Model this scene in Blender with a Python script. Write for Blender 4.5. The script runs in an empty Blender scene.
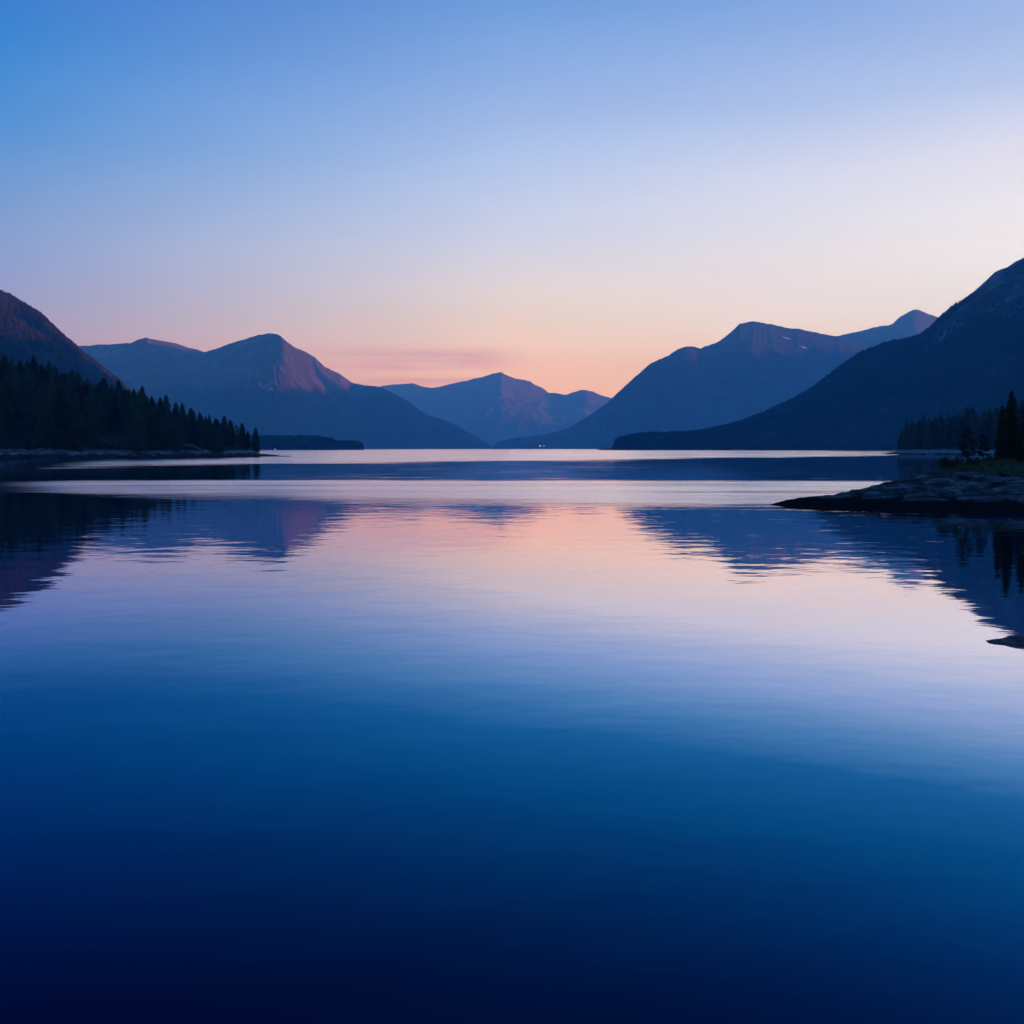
import bpy, math, random
import numpy as np
from mathutils import Vector, noise as mn

R = math.radians
random.seed(7)
rng = np.random.default_rng(7)
scene = bpy.context.scene
COL = scene.collection

# ------------------------------------------------------------------ camera
F_PX = 1000.0
HOR = 448.6
CAM_H = 3.5
PITCH = math.atan((512 - HOR) / F_PX)
cam_d = bpy.data.cameras.new("camera")
cam = bpy.data.objects.new("camera", cam_d)
COL.objects.link(cam)
cam_d.sensor_width = 36
cam_d.lens = F_PX / 1024 * 36
cam_d.clip_start = 0.3
cam_d.clip_end = 60000
cam.location = (0, 0, CAM_H)
cam.rotation_euler = (R(90) - PITCH, 0, 0)
scene.camera = cam


def ray(px, py):
    x = (px - 512) / F_PX
    y = (512 - py) / F_PX
    c, s = math.cos(PITCH), math.sin(PITCH)
    return np.array([x, c + y * s, -s + y * c])


def at(px, py, Y):
    """the point seen at a photo position, at ground distance Y"""
    d = ray(px, py)
    t = Y / d[1]
    return np.array([d[0] * t, Y, CAM_H + d[2] * t])


def ground_y(py):
    d = ray(512, py)
    return d[1] * CAM_H / -d[2]


def px_x(px, Y, py=449.5):
    d = ray(px, py)
    return d[0] / d[1] * Y


def zsin(py, px=512):
    d = ray(px, py)
    return d[2] / np.linalg.norm(d)


def srgb(r, g, b, k=1.0):
    def f(c):
        c /= 255.0
        return c / 12.92 if c <= 0.04045 else ((c + 0.055) / 1.055) ** 2.4
    return (f(r) * k, f(g) * k, f(b) * k, 1.0)


# ------------------------------------------------------------------ helpers
def link(name, verts, faces, mat, parent=None, smooth=True, loc=None):
    me = bpy.data.meshes.new(name)
    if isinstance(verts, np.ndarray):
        verts = verts.tolist()
    if isinstance(faces, np.ndarray):
        faces = faces.tolist()
    me.from_pydata(verts, [], faces)
    if smooth:
        me.polygons.foreach_set("use_smooth", [True] * len(me.polygons))
    me.update()
    if mat:
        me.materials.append(mat)
    o = bpy.data.objects.new(name, me)
    COL.objects.link(o)
    if parent:
        o.parent = parent
    if loc is not None:
        o.location = loc
    return o


def tag(o, label=None, cat=None, group=None, kind=None):
    if label:
        o["label"] = label
    if cat:
        o["category"] = cat
    if group:
        o["group"] = group
    if kind:
        o["kind"] = kind
    return o


def empty(name, loc=(0, 0, 0), rz=0.0):
    o = bpy.data.objects.new(name, None)
    COL.objects.link(o)
    o.location = loc
    o.rotation_euler = (0, 0, rz)
    o.empty_display_size = 0.2
    return o


def grid_faces(nu, nv):
    i = np.arange(nu - 1)[:, None]
    j = np.arange(nv - 1)[None, :]
    a = i * nv + j
    f = np.stack([a, a + nv, a + nv + 1, a + 1], -1).reshape(-1, 4)
    return f


def fbm(x, y, z=0.0, octv=4, H=0.9):
    return mn.fractal(Vector((x, y, z)), H, 2.0, octv)


def ridged(x, y, z=0.0, octv=3):
    s, a, f = 0.0, 1.0, 1.0
    for k in range(octv):
        n = mn.noise(Vector((x * f, y * f, z + 7.3 * k)))
        s += a * (1 - abs(n) * 2)
        a *= 0.5
        f *= 2.03
    return s / 1.75


# ------------------------------------------------------------------ materials
def new_mat(name):
    m = bpy.data.materials.new(name)
    m.use_nodes = True
    nt = m.node_tree
    nt.nodes.clear()
    out = nt.nodes.new("ShaderNodeOutputMaterial")
    return m, nt, nt.nodes, nt.links, out


def ramp(nodes, stops, interp="LINEAR"):
    n = nodes.new("ShaderNodeValToRGB")
    e = n.color_ramp.elements
    n.color_ramp.interpolation = interp
    while len(e) > 1:
        e.remove(e[-1])
    e[0].position = stops[0][0]
    e[0].color = stops[0][1]
    for p, c in stops[1:]:
        x = e.new(p)
        x.color = c
    return n


def noise_mat(name, cols, scale, detail=5, rough=0.9, bump=0.0, bump_scale=None, bump_dist=1.0, stretch=(1, 1, 1),
              spec=0.2, coords="Object"):
    """procedural matte material: a noise ramp plus a bump"""
    m, nt, N, L, out = new_mat(name)
    tc = N.new("ShaderNodeTexCoord")
    mp = N.new("ShaderNodeMapping")
    mp.inputs["Scale"].default_value = stretch
    L.new(tc.outputs[coords], mp.inputs["Vector"])
    nz = N.new("ShaderNodeTexNoise")
    nz.inputs["Scale"].default_value = scale
    nz.inputs["Detail"].default_value = detail
    nz.inputs["Roughness"].default_value = 0.62
    L.new(mp.outputs[0], nz.inputs["Vector"])
    rp = ramp(N, cols)
    L.new(nz.outputs["Fac"], rp.inputs["Fac"])
    b = N.new("ShaderNodeBsdfPrincipled")
    b.inputs["Roughness"].default_value = rough
    b.inputs["Specular IOR Level"].default_value = spec
    L.new(rp.outputs["Color"], b.inputs["Base Color"])
    if bump:
        n2 = N.new("ShaderNodeTexNoise")
        n2.inputs["Scale"].default_value = bump_scale or scale * 3
        n2.inputs["Detail"].default_value = 5
        L.new(mp.outputs[0], n2.inputs["Vector"])
        bp = N.new("ShaderNodeBump")
        bp.inputs["Strength"].default_value = bump
        bp.inputs["Distance"].default_value = bump_dist
        L.new(n2.outputs["Fac"], bp.inputs["Height"])
        L.new(bp.outputs[0], b.inputs["Normal"])
    L.new(b.outputs[0], out.inputs["Surface"])
    return m


def mountain_mat(name, treeline, forest, heath, rock, rock_amt=0.55, spread=160):
    """forest below the tree line, heath and bare rock above it"""
    m, nt, N, L, out = new_mat(name)
    geo = N.new("ShaderNodeNewGeometry")
    sep = N.new("ShaderNodeSeparateXYZ")
    L.new(geo.outputs["Position"], sep.inputs[0])

    def noise(scale, detail, st=(1, 1, 1)):
        mp = N.new("ShaderNodeMapping")
        mp.inputs["Scale"].default_value = st
        L.new(geo.outputs["Position"], mp.inputs["Vector"])
        n = N.new("ShaderNodeTexNoise")
        n.inputs["Scale"].default_value = scale
        n.inputs["Detail"].default_value = detail
        n.inputs["Roughness"].default_value = 0.6
        L.new(mp.outputs[0], n.inputs["Vector"])
        return n.outputs["Fac"]

    def math_(op, a, b_=None, c=None):
        n = N.new("ShaderNodeMath")
        n.operation = op
        for k, v in enumerate((a, b_, c)):
            if v is None:
                continue
            if isinstance(v, (int, float)):
                n.inputs[k].default_value = v
            else:
                L.new(v, n.inputs[k])
        return n.outputs[0]

    big = noise(0.0035, 5)
    fine = noise(0.03, 6)
    strk = noise(0.012, 5, (1, 1, 0.25))
    h = math_("ADD", sep.outputs["Z"], math_("MULTIPLY", math_("SUBTRACT", big, 0.5), spread * 4))
    tl = N.new("ShaderNodeMapRange")
    tl.interpolation_type = "SMOOTHSTEP"
    tl.inputs["From Min"].default_value = treeline - spread * 0.4
    tl.inputs["From Max"].default_value = treeline + spread * 0.4
    L.new(h, tl.inputs["Value"])
    fr = ramp(N, [(0.3, forest[0]), (0.7, forest[1])])
    L.new(fine, fr.inputs["Fac"])
    hr = ramp(N, [(0.35, heath[0]), (0.65, heath[1])])
    L.new(fine, hr.inputs["Fac"])
    rr = ramp(N, [(0.3, rock[0]), (0.7, rock[1])])
    L.new(strk, rr.inputs["Fac"])
    rk = N.new("ShaderNodeMapRange")
    rk.inputs["From Min"].default_value = rock_amt
    rk.inputs["From Max"].default_value = rock_amt + 0.1
    L.new(math_("ADD", math_("MULTIPLY", big, 0.35), math_("MULTIPLY", strk, 0.65)), rk.inputs["Value"])
    mx = N.new("ShaderNodeMix")
    mx.data_type = "RGBA"
    L.new(rk.outputs[0], mx.inputs["Factor"])
    L.new(hr.outputs[0], mx.inputs[6])
    L.new(rr.outputs[0], mx.inputs[7])
    m2 = N.new("ShaderNodeMix")
    m2.data_type = "RGBA"
    L.new(tl.outputs[0], m2.inputs["Factor"])
    L.new(fr.outputs[0], m2.inputs[6])
    L.new(mx.outputs[2], m2.inputs[7])
    b = N.new("ShaderNodeBsdfPrincipled")
    b.inputs["Roughness"].default_value = 0.95
    b.inputs["Specular IOR Level"].default_value = 0.05
    L.new(m2.outputs[2], b.inputs["Base Color"])
    bp = N.new("ShaderNodeBump")
    bp.inputs["Strength"].default_value = 1.0
    bp.inputs["Distance"].default_value = 26
    L.new(math_("ADD", math_("MULTIPLY", fine, 0.5), math_("MULTIPLY", strk, 0.9)), bp.inputs["Height"])
    L.new(bp.outputs[0], b.inputs["Normal"])
    L.new(b.outputs[0], out.inputs["Surface"])
    return m


def C(r, g, b):
    return (r, g, b, 1)


FOREST = (C(0.012, 0.022, 0.012), C(0.028, 0.042, 0.02))
HEATH = (C(0.05, 0.045, 0.028), C(0.09, 0.075, 0.05))
ROCK = (C(0.085, 0.08, 0.077), C(0.16, 0.148, 0.138))
M_needles = noise_mat("conifer_needles", [(0.3, C(0.009, 0.018, 0.007)), (0.7, C(0.034, 0.054, 0.017))], 5.0, rough=0.9, spec=0.05)
def vary(m, lo, hi):
    """each tree a little lighter or darker than its neighbours"""
    nt = m.node_tree
    N, L = nt.nodes, nt.links
    b = [n for n in N if n.type == "BSDF_PRINCIPLED"][0]
    src = b.inputs["Base Color"].links[0].from_socket
    oi = N.new("ShaderNodeObjectInfo")
    mr = N.new("ShaderNodeMapRange")
    mr.inputs["To Min"].default_value = lo
    mr.inputs["To Max"].default_value = hi
    L.new(oi.outputs["Random"], mr.inputs["Value"])
    mx = N.new("ShaderNodeVectorMath")
    mx.operation = "SCALE"
    L.new(src, mx.inputs[0])
    L.new(mr.outputs[0], mx.inputs["Scale"])
    L.new(mx.outputs[0], b.inputs["Base Color"])


vary(M_needles, 0.35, 1.8)
M_leaves = noise_mat("bush_leaves", [(0.3, C(0.010, 0.020, 0.006)), (0.7, C(0.035, 0.055, 0.015))], 3.0, rough=0.8, spec=0.1)
M_bark = noise_mat("bark", [(0.3, C(0.03, 0.022, 0.017)), (0.7, C(0.075, 0.055, 0.042))], 8.0, stretch=(3, 3, 0.5))
M_dead = noise_mat("grey_dead_wood", [(0.3, C(0.10, 0.095, 0.09)), (0.7, C(0.2, 0.185, 0.175))], 6.0, stretch=(3, 3, 0.4))
M_far_needles = noise_mat("far_forest_needles", [(0.3, C(0.010, 0.017, 0.009)), (0.55, C(0.03, 0.04, 0.02)), (0.75, C(0.075, 0.075, 0.045))], 0.02, rough=0.95, spec=0.05)
M_sunny_needles = noise_mat("sunlit_forest_needles", [(0.3, C(0.015, 0.020, 0.011)), (0.55, C(0.052, 0.05, 0.03)), (0.75, C(0.115, 0.096, 0.062))], 0.012, rough=0.95, spec=0.05)  # far-forest needles lightened and browned to paint sunlight on the left mountain
M_boulder = noise_mat("pale_shore_stone", [(0.35, C(0.05, 0.049, 0.049)), (0.58, C(0.13, 0.125, 0.125)), (0.75, C(0.27, 0.255, 0.25))], 1.2, bump=0.5, bump_dist=0.2)
M_grass = noise_mat("grass_blades", [(0.3, C(0.022, 0.040, 0.009)), (0.7, C(0.07, 0.09, 0.022))], 1.3, rough=0.8, spec=0.1)
M_plaster = noise_mat("white_painted_boards", [(0.3, C(0.7, 0.7, 0.68)), (0.7, C(0.82, 0.81, 0.79))], 2.0)
M_roof = noise_mat("dark_roof", [(0.3, C(0.06, 0.05, 0.05)), (0.7, C(0.12, 0.1, 0.1))], 2.0)
M_dark = noise_mat("dark_opening", [(0.3, C(0.02, 0.02, 0.02)), (0.7, C(0.04, 0.04, 0.04))], 2.0)
M_added_glow, nt_, N_, L_, o_ = new_mat("added_window_glow")
e_ = N_.new("ShaderNodeEmission")
e_.inputs["Color"].default_value = (1.0, 0.78, 0.66, 1)
e_.inputs["Strength"].default_value = 2.2  # glow added to the windows so the faint distant cabins show
L_.new(e_.outputs[0], o_.inputs["Surface"])
M_snow = noise_mat("old_snow", [(0.3, C(0.6, 0.6, 0.62)), (0.7, C(0.8, 0.8, 0.82))], 0.05)


def bank_mat(name, top_z, wet_z, green):
    """wooded bank: dark wet foot, pale bare stone above the water, moss and soil higher up"""
    m, nt, N, L, out = new_mat(name)
    geo = N.new("ShaderNodeNewGeometry")
    sep = N.new("ShaderNodeSeparateXYZ")
    L.new(geo.outputs["Position"], sep.inputs[0])
    nz = N.new("ShaderNodeTexNoise")
    nz.inputs["Scale"].default_value = 0.25
    nz.inputs["Detail"].default_value = 6
    nz.inputs["Roughness"].default_value = 0.65
    L.new(geo.outputs["Position"], nz.inputs["Vector"])
    ad = N.new("ShaderNodeMath")
    ad.operation = "MULTIPLY_ADD"
    ad.inputs[1].default_value = top_z * 1.2
    L.new(nz.outputs["Fac"], ad.inputs[0])
    L.new(sep.outputs["Z"], ad.inputs[2])
    hz = N.new("ShaderNodeMapRange")
    hz.inputs["From Min"].default_value = top_z * 0.6
    hz.inputs["From Max"].default_value = top_z * 0.6 + top_z * 2
    L.new(ad.outputs[0], hz.inputs["Value"])
    w = wet_z / (top_z * 2)
    st = ramp(N, [(0.0, C(0.02, 0.02, 0.021)), (w, C(0.028, 0.027, 0.028)), (w + 0.04, C(0.17, 0.165, 0.165)),
                  (0.45, C(0.26, 0.25, 0.24)), (0.58, C(0.05, 0.05, 0.035)), (0.7, green), (1.0, green)])
    L.new(hz.outputs[0], st.inputs["Fac"])
    n2 = N.new("ShaderNodeTexNoise")
    n2.inputs["Scale"].default_value = 1.2
    n2.inputs["Detail"].default_value = 5
    L.new(geo.outputs["Position"], n2.inputs["Vector"])
    r2 = ramp(N, [(0.35, C(0.3, 0.3, 0.3)), (0.65, C(1.2, 1.2, 1.2))])
    L.new(n2.outputs["Fac"], r2.inputs["Fac"])
    mx = N.new("ShaderNodeMix")
    mx.data_type = "RGBA"
    mx.blend_type = "MULTIPLY"
    mx.inputs["Factor"].default_value = 1
    L.new(st.outputs[0], mx.inputs[6])
    L.new(r2.outputs[0], mx.inputs[7])
    b = N.new("ShaderNodeBsdfPrincipled")
    b.inputs["Roughness"].default_value = 0.9
    b.inputs["Specular IOR Level"].default_value = 0.1
    L.new(mx.outputs[2], b.inputs["Base Color"])
    bp = N.new("ShaderNodeBump")
    bp.inputs["Strength"].default_value = 0.8
    bp.inputs["Distance"].default_value = 0.8
    L.new(n2.outputs["Fac"], bp.inputs["Height"])
    L.new(bp.outputs[0], b.inputs["Normal"])
    L.new(b.outputs[0], out.inputs["Surface"])
    return m


# ------------------------------------------------------------------ sky and sun
SUN_AZ = 84.0      # degrees to the right of the view
SUN_EL = 5.2

world = bpy.data.worlds.new("World")
scene.world = world
world.use_nodes = True
wt = world.node_tree
wt.nodes.clear()
WN, WL = wt.nodes, wt.links
wout = WN.new("ShaderNodeOutputWorld")
bg = WN.new("ShaderNodeBackground")
bg.inputs["Strength"].default_value = 1.0
WL.new(bg.outputs[0], wout.inputs["Surface"])
tc = WN.new("ShaderNodeTexCoord")
nrm = WN.new("ShaderNodeVectorMath")
nrm.operation = "NORMALIZE"
WL.new(tc.outputs["Generated"], nrm.inputs[0])
sp = WN.new("ShaderNodeSeparateXYZ")
WL.new(nrm.outputs[0], sp.inputs[0])

SKY_L = [(449, (212, 160, 172)), (400, (208, 162, 180)), (340, (186, 168, 195)), (290, (162, 168, 207)), (240, (145, 166, 209)),
         (160, (105, 153, 213)), (80, (70, 140, 210)), (0, (36, 122, 202)), (-120, (20, 90, 180)), (-300, (24, 90, 190))]
SKY_M = [(449, (246, 173, 154)), (410, (246, 184, 168)), (370, (241, 192, 181)), (330, (234, 205, 195)), (280, (222, 211, 216)),
         (240, (206, 209, 229)), (160, (174, 195, 232)), (80, (142, 174, 226)), (0, (110, 158, 219)), (-120, (62, 122, 200)), (-300, (34, 100, 200))]
SKY_R = [(449, (250, 196, 170)), (400, (248, 206, 188)), (330, (247, 225, 218)), (260, (248, 236, 233)), (180, (231, 227, 238)),
         (120, (192, 206, 236)), (60, (168, 190, 230)), (0, (145, 175, 228)), (-120, (98, 146, 214)), (-300, (44, 110, 205))]
SKY_B = [(449, (120, 120, 165)), (330, (110, 125, 180)), (200, (70, 115, 185)), (0, (36, 95, 175)), (-300, (20, 85, 190))]
TOP = [(0.72, srgb(36, 132, 218)), (1.0, srgb(30, 124, 214))]


HAZE_DENS = 0.98e-4                      # per metre, for the blue end
HAZE_COL = (0.092, 0.60, 1.0)
HAZE_SRC = {30: (1.268, 0.341, 0.472), 512: (0.283, 0.211, 0.403), 980: (1.298, 0.387, 0.473)}         # how bright deep haze looks to the left, ahead and right (measured from renders)
HX, HY0, HY1, HZ = 13500, -1500, 22000, 1800


def through_air(y, c, px):
    """the sky is seen through the haze box: what it must be outside to look like c from inside"""
    d = ray(px, min(y, 449))
    dist = min(HY1 / d[1], (HZ - CAM_H) / max(d[2], 1e-5), HX / max(abs(d[0]), 1e-5)) * np.linalg.norm(d)
    o = []
    for k in range(3):
        T = math.exp(-HAZE_DENS * HAZE_COL[k] * dist)
        o.append(max(0.02, (c[k] - HAZE_SRC[px][k] * (1 - T)) / T))
    return (*o, 1.0)


def sky_ramp(rows, px):
    stops = []
    for y, c in rows:
        stops.append((max(0.0, float(zsin(y))) if y < 449 else 0.0, through_air(y, srgb(*c), px)))
    rp = ramp(WN, stops + TOP, "LINEAR")
    WL.new(sp.outputs["Z"], rp.inputs["Fac"])
    return rp.outputs["Color"]


def wmath(op, a, b=None, clamp=False):
    n = WN.new("ShaderNodeMath")
    n.operation = op
    n.use_clamp = clamp
    for k, v in enumerate((a, b)):
        if v is None:
            continue
        if isinstance(v, (int, float)):
            n.inputs[k].default_value = v
        else:
            WL.new(v, n.inputs[k])
    return n.outputs[0]


def wrange(v, a, b, smooth=True, c=0.0, d=1.0):
    n = WN.new("ShaderNodeMapRange")
    n.interpolation_type = "SMOOTHSTEP" if smooth else "LINEAR"
    n.inputs["From Min"].default_value = a
    n.inputs["From Max"].default_value = b
    n.inputs["To Min"].default_value = c
    n.inputs["To Max"].default_value = d
    WL.new(v, n.inputs["Value"])
    return n.outputs[0]


def wmix(f, a, b, mode="MIX"):
    n = WN.new("ShaderNodeMix")
    n.data_type = "RGBA"
    n.blend_type = mode
    if isinstance(f, float):
        n.inputs["Factor"].default_value = f
    else:
        WL.new(f, n.inputs["Factor"])
    for k, v in ((6, a), (7, b)):
        if isinstance(v, tuple):
            n.inputs[k].default_value = v
        else:
            WL.new(v, n.inputs[k])
    return n.outputs[2]


hlen = wmath("SQRT", wmath("ADD", wmath("MULTIPLY", sp.outputs["X"], sp.outputs["X"]), wmath("MULTIPLY", sp.outputs["Y"], sp.outputs["Y"])))
azx = wmath("DIVIDE", sp.outputs["X"], wmath("MAXIMUM", hlen, 0.001))
azy = wmath("DIVIDE", sp.outputs["Y"], wmath("MAXIMUM", hlen, 0.001))
s_lm = wmix(wrange(azx, -0.46, 0.0, False), sky_ramp(SKY_L, 30), sky_ramp(SKY_M, 512))
s_lmr = wmix(wrange(azx, 0.0, 0.44, False), s_lm, sky_ramp(SKY_R, 980))
sky_c = wmix(wrange(azy, -0.5, 0.6), sky_ramp(SKY_B, 512), s_lmr)
# thin streaks of cloud low over the far mountain
cm = WN.new("ShaderNodeMapping")
cm.inputs["Scale"].default_value = (4.5, 4.5, 88)
cm.inputs["Location"].default_value = (1.3, 0.4, 2.1)
WL.new(nrm.outputs[0], cm.inputs["Vector"])
cn = WN.new("ShaderNodeTexNoise")
cn.inputs["Scale"].default_value = 1.0
cn.inputs["Detail"].default_value = 3
cn.inputs["Roughness"].default_value = 0.5
WL.new(cm.outputs[0], cn.inputs["Vector"])
cl = wrange(cn.outputs["Fac"], 0.36, 0.60)
band = wmath("MULTIPLY", wrange(sp.outputs["Z"], 0.050, 0.076), wrange(sp.outputs["Z"], 0.086, 0.106, True, 1.0, 0.0))
azb = wmath("MULTIPLY", wrange(azx, -0.26, -0.12), wrange(azx, -0.05, 0.035, True, 1.0, 0.0))
cloud = wmath("MULTIPLY", wmath("MULTIPLY", cl, band), wmath("MULTIPLY", azb, 0.58))
sky_c = wmix(cloud, sky_c, srgb(196, 156, 178))
# barely visible veils across the whole sky
vm = WN.new("ShaderNodeMapping")
vm.inputs["Scale"].default_value = (2.2, 2.2, 19)
vm.inputs["Rotation"].default_value = (0.0, 0.0, 0.4)
WL.new(nrm.outputs[0], vm.inputs["Vector"])
vn = WN.new("ShaderNodeTexNoise")
vn.inputs["Scale"].default_value = 1.3
vn.inputs["Detail"].default_value = 5
vn.inputs["Roughness"].default_value = 0.55
WL.new(vm.outputs[0], vn.inputs["Vector"])
veil = wrange(vn.outputs["Fac"], 0.3, 0.7, True, 0.982, 1.018)
vv = WN.new("ShaderNodeVectorMath")
vv.operation = "SCALE"
WL.new(sky_c, vv.inputs[0])
WL.new(veil, vv.inputs["Scale"])
sky_c = vv.outputs[0]
# a share of physical twilight sky
ns = WN.new("ShaderNodeTexSky")
ns.sky_type = "NISHITA"
ns.sun_disc = False
ns.sun_elevation = R(SUN_EL)
ns.sun_rotation = R(SUN_AZ)
ns.altitude = 100
sky_c = wmix(0.006, sky_c, ns.outputs[0], "ADD")
WL.new(sky_c, bg.inputs["Color"])

sun_d = bpy.data.lights.new("sun", "SUN")
sun_d.energy = 3.5
sun_d.angle = R(0.5)
sun_d.color = (1.0, 0.42, 0.37)
sun = bpy.data.objects.new("sun", sun_d)
COL.objects.link(sun)
sd = Vector((math.sin(R(SUN_AZ)) * math.cos(R(SUN_EL)), math.cos(R(SUN_AZ)) * math.cos(R(SUN_EL)), math.sin(R(SUN_EL))))
sun.rotation_euler = sd.to_track_quat("Z", "Y").to_euler()
sun.location = (0, 0, 50)

# ------------------------------------------------------------------ water
M_water, nt, N, L, out = new_mat("lake_water")


def m_(op, a, b=None, c=None, clamp=False):
    n = N.new("ShaderNodeMath")
    n.operation = op
    n.use_clamp = clamp
    for k, v in enumerate((a, b, c)):
        if v is None:
            continue
        if isinstance(v, (int, float)):
            n.inputs[k].default_value = v
        else:
            L.new(v, n.inputs[k])
    return n.outputs[0]


def mr_(v, a, b, c=0.0, d=1.0):
    n = N.new("ShaderNodeMapRange")
    n.interpolation_type = "SMOOTHSTEP"
    n.inputs["From Min"].default_value = a
    n.inputs["From Max"].default_value = b
    n.inputs["To Min"].default_value = c
    n.inputs["To Max"].default_value = d
    L.new(v, n.inputs["Value"])
    return n.outputs[0]


geo = N.new("ShaderNodeNewGeometry")
sx = N.new("ShaderNodeSeparateXYZ")
L.new(geo.outputs["Position"], sx.inputs[0])


def wn(scale, st, detail=3, rough=0.5, off=0.0):
    mp = N.new("ShaderNodeMapping")
    mp.inputs["Scale"].default_value = st
    mp.inputs["Location"].default_value = (off, off * 1.7, 0)
    L.new(geo.outputs["Position"], mp.inputs["Vector"])
    n = N.new("ShaderNodeTexNoise")
    n.inputs["Scale"].default_value = scale
    n.inputs["Detail"].default_value = detail
    n.inputs["Roughness"].default_value = rough
    L.new(mp.outputs[0], n.inputs["Vector"])
    return n.outputs["Fac"]


PX, PY = sx.outputs["X"], sx.outputs["Y"]
# wind on the water: two ruffled stretches, a calm lane between them, calm water near the shore we stand on
edge_n = m_("SUBTRACT", wn(0.02, (1, 1, 1), 4, 0.6, 3.0), 0.5)
far_t = m_("ADD", m_("SUBTRACT", PY, m_("MULTIPLY", PX, 1.1)), m_("MULTIPLY", edge_n, 160))
side = m_("DIVIDE", PX, m_("MAXIMUM", PY, 1.0))
lee = m_("ADD", side, m_("MULTIPLY", edge_n, 0.10))
far_ruf = m_("MULTIPLY", mr_(far_t, 235, 320), m_("MULTIPLY", mr_(lee, -0.53, -0.41), mr_(lee, 0.375, 0.40, 1.0, 0.0)))
edge_m = m_("SUBTRACT", wn(0.09, (0.5, 1.5, 1), 6, 0.72, 9.0), 0.5)
mid_a = m_("ADD", m_("ADD", PY, m_("MULTIPLY", PX, 0.34)), m_("MULTIPLY", edge_m, 21))
mid_b = m_("ADD", PY, m_("MULTIPLY", edge_n, 18))
mid_ruf = m_("MULTIPLY", mr_(mid_a, 60, 72), mr_(mid_b, 104, 116, 1.0, 0.0))
# cat's paws: small isolated patches of ripples on the calm water
paws = m_("MULTIPLY", mr_(wn(1.3, (0.32, 2.0, 1), 2, 0.5, 17.0), 0.69, 0.80), m_("MULTIPLY", mr_(PY, 24, 34), mr_(PX, 2, 9)))
mid_ruf = m_("MULTIPLY", mid_ruf, mr_(lee, -0.56, -0.44, 0.3, 1.0))
streak = wn(0.05, (0.35, 2.2, 1), 5, 0.65, 21.0)
wind = mr_(streak, 0.3, 0.62, 0.55, 1.0)
lane = m_("MULTIPLY", mr_(wn(0.16, (0.35, 1.5, 1), 4, 0.6, 41.0), 0.54, 0.72), m_("MULTIPLY", mr_(PY, 95, 120), mr_(side, -0.34, -0.2)))
ruf = m_("MAXIMUM", m_("MULTIPLY", wind, m_("MAXIMUM", far_ruf, mid_ruf)), m_("MAXIMUM", m_("MULTIPLY", paws, 0.13), m_("MULTIPLY", lane, 0.4)))
rough = m_("ADD", m_("ADD", 0.034, mr_(PY, 70, 120, 0.0, 0.012)), m_("MULTIPLY", ruf, 0.25))
calm = mr_(PY, 10, 40, 0.42, 1.0)
swell = wn(0.55, (0.8, 1.15, 1), 3, 0.5)
rip = wn(2.6, (0.7, 1.2, 1), 3, 0.55, 5.0)
hgt = m_("ADD", m_("MULTIPLY", swell, m_("ADD", m_("MULTIPLY", calm, 0.0145), m_("MULTIPLY", ruf, 0.05))),
         m_("MULTIPLY", rip, m_("ADD", m_("MULTIPLY", calm, 0.0009), m_("MULTIPLY", ruf, 0.03))))
bp = N.new("ShaderNodeBump")
bp.inputs["Strength"].default_value = 1.0
bp.inputs["Distance"].default_value = 1.0
L.new(hgt, bp.inputs["Height"])
fr = N.new("ShaderNodeFresnel")
fr.inputs["IOR"].default_value = 1.333
L.new(bp.outputs[0], fr.inputs["Normal"])


def fres(g, n=1.333):
    ci = math.sin(R(g))
    si = math.cos(R(g))
    ct = math.sqrt(1 - (si / n) ** 2)
    rs = ((ci - n * ct) / (ci + n * ct)) ** 2
    rp = ((ct - n * ci) / (ct + n * ci)) ** 2
    return (rs + rp) / 2


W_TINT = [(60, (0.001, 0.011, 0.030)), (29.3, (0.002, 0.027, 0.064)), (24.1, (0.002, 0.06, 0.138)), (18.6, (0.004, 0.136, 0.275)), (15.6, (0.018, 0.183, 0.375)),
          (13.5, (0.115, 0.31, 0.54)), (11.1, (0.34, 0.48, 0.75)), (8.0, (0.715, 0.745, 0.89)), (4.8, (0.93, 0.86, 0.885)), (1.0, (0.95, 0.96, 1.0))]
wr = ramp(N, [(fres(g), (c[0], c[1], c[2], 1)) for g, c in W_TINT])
refl_gain = mr_(m_("ADD", PX, m_("MULTIPLY", m_("SUBTRACT", wn(0.12, (0.6, 1, 1), 2, 0.5, 31.0), 0.5), 2.0)), -7.5, 7.5, 0.74, 1.27)  # reflection strength painted in: dimmed on the left, boosted on the right
L.new(m_("MULTIPLY", fr.outputs[0], refl_gain), wr.inputs["Fac"])
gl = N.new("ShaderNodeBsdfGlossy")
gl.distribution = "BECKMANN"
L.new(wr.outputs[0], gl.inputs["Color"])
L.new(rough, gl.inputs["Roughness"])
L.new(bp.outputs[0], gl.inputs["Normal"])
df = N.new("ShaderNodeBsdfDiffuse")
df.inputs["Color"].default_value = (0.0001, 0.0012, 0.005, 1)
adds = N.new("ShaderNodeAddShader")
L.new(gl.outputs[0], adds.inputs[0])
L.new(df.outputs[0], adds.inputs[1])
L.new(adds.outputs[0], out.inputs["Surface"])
W = 13300
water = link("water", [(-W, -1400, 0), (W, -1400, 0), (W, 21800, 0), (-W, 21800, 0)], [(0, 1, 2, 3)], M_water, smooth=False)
tag(water, "calm blue lake water with two wind ruffled bands reflecting the dusk sky", "water", kind="structure")


# ------------------------------------------------------------------ mountains
class Surf:
    pass


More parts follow.
